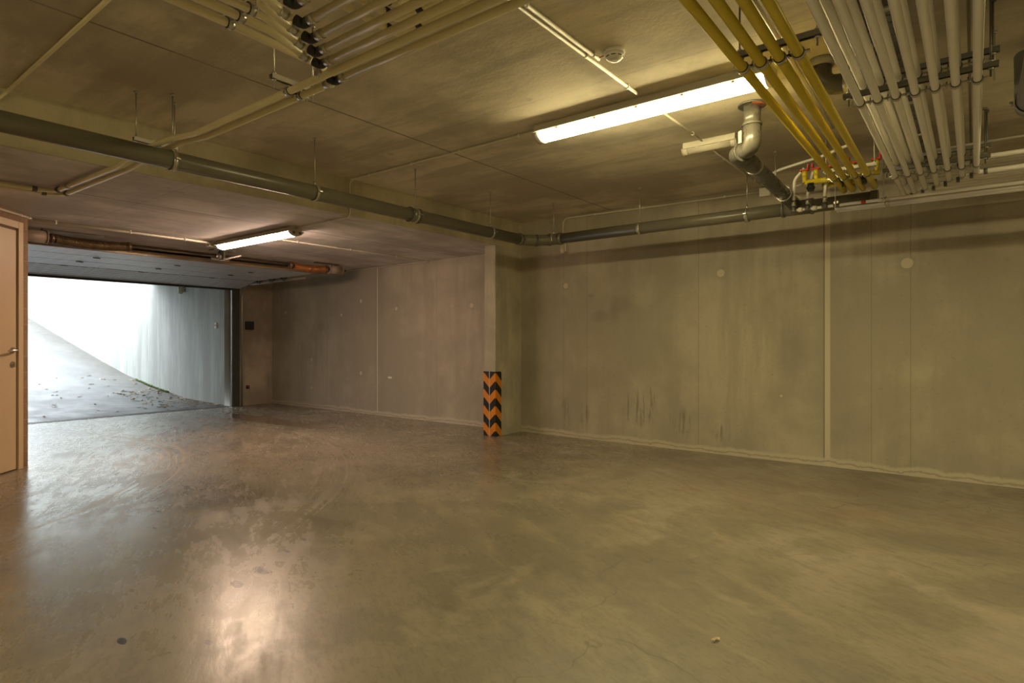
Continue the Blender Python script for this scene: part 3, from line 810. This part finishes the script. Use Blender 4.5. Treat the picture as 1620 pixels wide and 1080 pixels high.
# gas manifold with valves
gm = root('gas_manifold', (-.85, 5.02, 2.33), 'yellow gas manifold with red valve handles behind the yellow pipes', 'manifold')
MB().tube([(-1.03, 5.04, 2.372), (-.54, 5.04, 2.372)], .02, 14).build('manifold_pipe', M['yellow'], gm)
MB().tube([(-.93, 5.13, 2.352), (-.62, 5.13, 2.352)], .017, 14).build('manifold_pipe', M['yellow'], gm)
for i, x in enumerate((-1.035, -.955, -.86, -.71, -.56)):
    v = MB().tube([(x, 5.04, 2.372), (x, 5.04, 2.43)], .016, 12).tube([(x, 5.04, 2.42), (x, 5.04, 2.46)], .021, 6).build('valve_body', M['yellow'] if i != 2 else M['brass'], gm)
    MB().box((x - .032, 5.02, 2.461), (x + .032, 5.06, 2.475), .004).box((x - .010, 5.03, 2.45), (x + .010, 5.05, 2.465)).box((x + (-.032 if i % 2 else .018), 5.02, 2.475), (x + (-.018 if i % 2 else .032), 5.06, 2.51), .003).build('valve_handle', M['red'], v)
for i, x in enumerate((-.99, -.79, -.64)):
    MB().tube([(x, 5.03, 2.36), (x, 5.03, 2.30)], .024, 12).ring((x, 5.03, 2.325), (0, 0, 1), .022, .008, .018).build('pressure_regulator', M['black'], gm)

# --- thin pipes under the bank along the far wall
lowY = [(-1.13, 5.12, 2.185), (-.86, 5.24, 2.18), (-.86, 5.33, 2.18)]
for i, (x, y, z) in enumerate(lowY):
    o = pipe('thin_water_pipe', [(x, y, z), (X_R - .01, y, z)], .011, M['white'], 'thin white pipe low beneath the far wall pipes, ' + ['front one fed by three hoses', 'middle one', 'rear one'][i], group='thin pipes low at the far wall')
    if i == 0:
        for xx in (-1.08, -.98):
            MB().tube([(xx - .015, y, z), (xx + .015, y, z)], .018, 12).build('coupling', M['plastic'], o)
        for xx in (-1.13, -1.03, -.909, -.83):
            MB().tube([(xx - .02, y, z), (xx + .02, y, z)], .016, 12).tube([(xx, y, z), (xx, y, z + .032)], .015, 12).build('tee_fitting', M['rail'], o)
        MB().tube([(-.665, y, z), (-.635, y, z)], .0118, 12).build('red_mark', M['red'], o)
hp3 = [(-1.13, [(-1.13, 5.12, 2.30), (-1.12, 5.10, 2.42), (-1.04, 5.06, 2.49)]),
       (-1.03, [(-1.03, 5.12, 2.30), (-1.0, 5.10, 2.42), (-.97, 5.07, 2.50)]),
       (-.909, [(-.909, 5.12, 2.28), (-.90, 5.10, 2.34), (-.885, 5.08, 2.40)])]
for i, (x, q) in enumerate(hp3):
    o = pipe('flexible_hose', [(x, 5.12, 2.255)] + q, .012, M['white'], 'short white hose rising from the thin front pipe, ' + ['left one of three', 'middle one of three', 'right one of three'][i], cat='hose', group='white hoses under the valves', R=.06, seg=12)
    MB().tube([(x, 5.12, 2.22), (x, 5.12, 2.262)], .015, 12).ring((x, 5.12, 2.25), (0, 0, 1), .014, .004, .006).build('hose_nut', M['chrome'], o)
pipe('flexible_hose', [(-1.56, 5.98, 2.62), (-1.50, 5.6, 2.56), (-1.28, 5.2, 2.545), (-.92, 5.06, 2.56), (-.70, 4.95, 2.585)], .011, M['white'], 'long thin white hose arching from the wall box to the valves', cat='hose', R=.25, seg=10)
pipe('flexible_hose', [(-1.10, 5.30, 2.43), (-1.16, 5.26, 2.40), (-1.145, 5.2, 2.33), (-1.10, 5.16, 2.30)], .009, M['white'], 'thin pale looped hose beside the soil pipe end', cat='hose', R=.05, seg=10)
bt = root('pipe_bracket', (-.83, 5.22, 2.18), 'small steel hanger on the thin low pipes beside the three hoses', 'pipe bracket')
MB().box((-.845, 5.10, 2.196), (-.815, 5.36, 2.212)).build('channel_rail', M['steel'], bt)
rod(bt, -.83, 5.08, 2.16)
bt = root('pipe_bracket', (-.52, 5.22, 2.18), 'small steel hanger on the thin low pipes under the white pipe ends', 'pipe bracket')
MB().box((-.535, 5.09, 2.193), (-.505, 5.37, 2.205)).build('channel_rail', M['steel'], bt)
for y in (5.12, 5.24, 5.33): MB().ring((-.52, y, 2.181), XX, .0115, .003, .02).build('pipe_clamp', M['steel'], bt)
rod(bt, -.52, 5.08, 2.17)

# --- dark drain network behind the white pipes
t = root('dark_drain_pipe', (-.3, 3.6, 2.5), 'dark drain pipework above and behind the white pipes', 'pipe')
ZD = 2.515
MB().tube([(-.275, -1.2, ZD + .02), (-.275, 6.12, ZD)], .05, 24).build('long_run', M['dark_pipe'], t)
MB().tube([(-.398, -1.2, ZD + .02), (-.398, 3.25, ZD), (-.31, 3.75, ZD)], .05, 24, R=.15).build('branch_run', M['dark_pipe'], t)
MB().tube([(-.65, 3.56, Z_HI), (-.65, 3.56, ZD), (-.36, 3.62, ZD)], .052, 24, R=.07).build('vertical_drop', M['dark_pipe'], t)
MB().tube([(-.65, 3.56, Z_HI - .001), (-.65, 3.56, Z_HI - .04)], .062, 24).build('ceiling_collar', M['colm'], t)
for q, ax in (((-.398, 3.12, ZD), YX), ((-.275, 2.78, ZD), YX), ((-.275, 3.95, ZD), YX), ((-.275, 4.6, ZD), YX), ((-.53, 3.585, ZD), XX)):
    MB().ring(q, ax, .050, .007, .03, 24).build('socket_ring', M['steel'], t)
# --- grey pipe at the right edge
t = pipe('drain_pipe', [(.215, -1.2, 2.30), (.215, 3.92, 2.30), (.215, 4.0, 2.60)], .055, M['pvc'], 'thick blue-grey pipe at the right edge turning up to the ceiling', R=.09, seg=26)
for y in (3.78,):
    k = MB().ring((.215, y, 2.30), YX, .0575, .004, .03, 26).tube([(.15, y, 2.30), (.135, y, 2.30)], .012, 8).build('pipe_clamp', M['steel'], t)
    MB().ring((.215, y, 2.30), YX, .0555, .003, .045, 26).build('rubber_lining', M['rubber'], k)
bt = root('pipe_hanger', (.06, 4.25, 2.4), 'single thin threaded rod hanging right of the white pipes', 'pipe hanger')
rod(bt, .078, 3.75, 2.42)

# --- cream pipes, upper left: two long runs crossing over the drain pipe
ZC, RC = 2.302, .0163
def cream(pts, label, R=.04, group='cream pipes at upper left'):
    return pipe('cream_pipe', pts, RC, M['cream'], label, group=group, R=R)
hump = lambda y0, y1, x1: [(x1, y0, ZC), (-3.42, y0, ZC), (-3.72, y0 - .008, ZC + .028), (-4.05, y0 - .02, ZC + .030), (-4.45, y0 - .03, 2.292), (-5.57 + (y1), y0 - .07, 2.292), (-5.57 + y1, .46, 2.292)]
o1 = cream(hump(1.562, .0, -1.0), 'long cream pipe crossing over the grey drain pipe, rear of the two', R=.12)
o2 = cream([(-2.247, 1.627, ZC), (-3.42, 1.627, ZC), (-3.72, 1.624, ZC + .028), (-4.05, 1.62, ZC + .030), (-4.45, 1.60, 2.292), (-5.66, 1.57, 2.292), (-5.66, .52, 2.292)], 'long cream pipe crossing over the grey drain pipe, front of the two', R=.12)
for o, x, y in ((o1, -5.57, 1.49), (o2, -5.66, 1.57)):
    MB().tube([(x + .13, y, 2.292), (x + .10, y, 2.292)], .021, 14).build('elbow_fitting', M['rail'], o)
    MB().tube([(x, y - .13, 2.292), (x, y - .10, 2.292)], .021, 14).build('elbow_fitting', M['rail'], o)
MB().tube([(-5.30, 1.50, 2.292), (-5.26, 1.50, 2.292)], .021, 14).build('elbow_fitting', M['steel'], o1)
# right-hand runs, each fed by a pipe coming from behind
EX = [(-2.225, 1.627), (-2.138, 1.492), (-2.06, 1.420), (-1.985, 1.345), (-1.91, 1.262), (-1.82, 1.17)]
nm = ['front', 'third from the front', 'fourth from the front', 'fifth from the front', 'sixth from the front', 'rearmost']
for i, (x, y) in enumerate(EX):
    zm = 2.365
    xm = [-2.255, -2.175, -2.098, -2.02, -1.945, -1.87][i]
    o = cream([(-1.0, y, ZC), (x, y, ZC)], f'cream pipe running from a black elbow towards the right, {nm[i]}', group='cream runs toward the right')
    f = MB().tube([(x + .02, y, ZC), (x - .022, y, ZC), (x - .022, y - .03, ZC + .004)], .0185, 14, R=.014)
    f.build('elbow_fitting', M['rubber'], o)
    MB().tube([(x + .055, y, ZC), (x + .02, y, ZC)], .0185, 14).build('fitting_sleeve', M['steel'], o)
    if i == 0:
        MB().tube([(x - .045, y, ZC), (x - .085, y, ZC)], .0205, 14).build('fitting_sleeve', M['steel'], o)
    c = cream([(xm, -1.0, zm), (xm, 1.17, zm), (x - .02, y - .22 if i else 1.37, zm - .012), (x - .022, y - .05, ZC + (.004 if i else .045))], f'cream pipe coming from behind the camera to a black elbow, {nm[i]}', R=.15, group='cream feeders at upper left')
    MB().tube([(x - .022, y - .09, ZC + .012), (x - .022, y - .06, ZC + .006)], .0185, 14).build('fitting_sleeve', M['steel'], c)
rail_hanger((-2.32, 1.16), (-1.80, 1.16), 2.412, [((x, 1.16, 2.365), RC) for x in (-2.255, -2.175, -2.098, -2.02, -1.945, -1.87)], YX, [(-2.215, 1.16), (-1.83, 1.16)], 'steel rail with clamps over the cream pipes coming from behind', 'rails of the cream pipes', mat=M['steel'])
rail_hanger((-2.505, 1.475), (-2.505, 1.70), 2.345, [((-2.505, 1.562, ZC), RC), ((-2.505, 1.627, ZC), RC)], XX, [(-2.505, 1.49), (-2.505, 1.69)], 'short galvanised rail with two clamps on the long cream pipes', 'rails of the cream pipes', mat=M['steel'])
rail_hanger((-4.01, 1.47), (-4.01, 1.72), 2.372, [], XX, [(-4.01, 1.485), (-4.01, 1.705)], 'short galvanised rail above the drain pipe at the cream pipe crossing', 'rails of the cream pipes', mat=M['steel'], rodlen=.02)
rail_hanger((-5.575, .95), (-5.70, .95), 2.313, [], YX, [], 'small clamp rail on the cream pipes under the low ceiling', 'rails of the cream pipes', mat=M['rail'], ztop=Z_LO)
# upper cream pipes crossing above
for i, (x, y) in enumerate(((-1.96, 1.74), (-1.872, 1.66), (-1.79, 1.60))):
    o = cream([(x, -1.0, 2.47), (x, y, 2.47), (-1.0, y, 2.47)], 'cream pipe of the upper level above the long runs, ' + ['left', 'centre', 'right'][i], R=.03, group='upper level cream pipes')
    MB().ring((x, y - .06, 2.47), YX, RC, .006, .022, 16).build('elbow_fitting', M['rubber'], o)
    MB().ring((x + .14, y, 2.47), XX, RC, .006, .03, 16).build('elbow_fitting', M['rubber'], o)

# ------------------------------------------------------------------ conduits
def conduit(pts, r, label, clips=(), cd_='conduit', mat=None, R=.05):
    o = pipe('conduit', pts, r, mat or M['conduit'], label, cat=cd_, R=R, seg=10)
    for c, ax, dz in clips:
        c = Vector(c)
        MB().ring(c, ax, r * .98, .003, .016, 12).box(c + Vector((-.008, -.008, 0)), c + Vector((.008, .008, dz))).build('clip', M['plastic'], o)
    return o
ZH, ZL = Z_HI - .016, Z_LO - .016
conduit([(-2.45, 3.485, ZH), (X_STEP + .014, 3.485, ZH), (X_STEP + .014, 3.485, 2.302), (-5.46, 3.485, 2.302)], .0085, 'conduit from the lit hall lamp over the ceiling step to the entrance lamp', [((x, 3.485, ZH), XX, .014) for x in (-2.62, -3.2, -3.75, -4.3)] + [((-4.9, 3.485, 2.302), XX, .014)])
conduit([(-1.61, -1, ZH), (-1.61, 3.33, ZH)], .009, 'long conduit on the ceiling running towards the lit hall lamp', [((-1.61, y, ZH), YX, .014) for y in (2.1, 2.72, 3.2)], mat=M['conduit'])
conduit([(-1.575, -1, ZH), (-1.575, 2.80, ZH)], .009, 'shorter conduit ending beside the smoke detector', [((-1.575, y, ZH), YX, .014) for y in (2.15, 2.74)])
conduit([(-1.605, 3.575, ZH), (-1.605, 4.40, ZH)], .008, 'conduit between the hall lamp and the small unlit lamp', [((-1.605, 4.22, ZH), YX, .014)])
conduit([(-1.61, 4.505, ZH), (-1.63, 6.05, ZH)], .008, 'conduit from the small unlit lamp to the far wall box', [((-1.62, y, ZH), YX, .014) for y in (4.95, 5.8)])
t = root('junction_box', (-1.60, 6.09, 2.56), 'small pale junction box on the far wall under the ceiling', 'junction box')
MB().box((-1.66, 6.10, 2.56), (-1.56, Y_FAR, 2.645), .004).build('housing', M['plastic'], t)
MB().box((-1.655, 6.095, 2.565), (-1.565, 6.10, 2.64), .001).build('lid', M['plastic'], t)
conduit([(-1.67, 6.128, 2.61), (-3.94, 6.128, 2.635), (-3.94, 6.128, 2.33)], .009, 'conduit along the top of the far wall bending down to the siren', [((x, 6.128, 2.612 + (abs(x) - 1.67) * .011), XX, .01) for x in (-2.0, -2.9, -3.5)], R=.07)
t = root('wall_sounder', (-3.94, 6.1, 2.21), 'small off-white rounded sounder on the far wall near the corner', 'sounder')
MB().box((-3.975, 6.115, 2.235), (-3.905, Y_FAR, 2.335), .005).build('base', M['plastic'], t)
MB().tube([(-3.94, 6.115, 2.325), (-3.94, 6.115, 2.24), (-3.94, 6.115, 2.215), (-3.94, 6.115, 2.205)], .034, 18, radii=[.034, .034, .026, .012]).build('cover', M['lens_off'], t)
conduit([(-.40, 5.72, ZH), (X_R - .01, 5.72, ZH)], .010, 'conduit on the ceiling above the bank of white pipes')
conduit([(-1.0, 1.0, ZH), (X_STEP + .02, 1.0, ZH), (X_STEP + .02, .95, 2.575), (X_STEP + .02, .3, 2.56)], .0105, 'lone cream conduit crossing the high ceiling at upper left', mat=M['cream'])
conduit([(-7.03, 1.72, 2.298), (-7.03, 3.40, 2.298)], .013, 'conduit under the low ceiling beside the spring shaft', [((-7.03, y, 2.298), YX, .02) for y in (1.9, 2.55, 3.1)])
conduit([(-7.06, 3.44, 2.298), (-7.14, 3.60, 2.27), (-7.5, 3.78, 2.30)], .008, 'short cable from the entrance lamp to the shaft bracket', cd_='cable')
t = root('junction_box', (-7.09, 3.42, 2.27), 'small pale junction box at the left end of the entrance lamp', 'junction box')
MB().box((-7.13, 3.38, 2.262), (-7.05, 3.46, Z_LO), .004).build('housing', M['conduit'], t)
conduit([(-6.22, 3.60, ZL), (-6.22, 6.11, ZL), (-8.2, 6.132, ZL), ], .007, 'thin conduit from the entrance lamp along the wall top', [((-6.22, y, ZL), YX, .014) for y in (4.0, 4.75, 5.5)], R=.03)
q0 = a + du * -.02 + nn_ * .014 + up * (Z_LO - .03); q1 = a + du * 2.2 + nn_ * .014 + up * (Z_LO - .03)
o = conduit([q0, q1], .010, 'conduit along the top of the brick wall above the pale door')
for s_ in (.03, .14, .6): MB().ring(q0 + (q1 - q0) * s_ / 2.2, (q1 - q0), .0098, .003, .016, 12).build('clip', M['plastic'], o)
conduit([(-.74, -1.0, 2.60), (-.74, 2.6, 2.60), (-.757, 4.55, 2.60)], .011, 'grey conduit above and between the yellow pipes', mat=M['conduit'])
conduit([(-.70, 2.3, 2.595), (-.72, 4.95, 2.56)], .006, 'thin red-brown cable between the yellow pipes', cd_='cable', mat=M['redbrown'])

# loose debris on the floor
p = W(1132, 1014, z=0)
bm_ = leaf_mesh(11, .020); bm_.materials.append(M['leaf2'])
o = bpy.data.objects.new('fallen_leaf', bm_); C.collection.objects.link(o); o.location = (p.x, p.y, 0.001); o.rotation_euler = (0, 0, 1.1)
tag(o, 'single pale dry leaf lying on the hall floor', 'leaf')
p = W(617, 597, Y=Y_FAR)
MBl = MB().box((p.x - .04, Y_FAR - .003, p.z - .014), (p.x + .04, Y_FAR, p.z + .014)); tag(MBl.build('wall_tag', M['plastic']), 'tiny white tag stuck on the wall left of the column', 'tag')
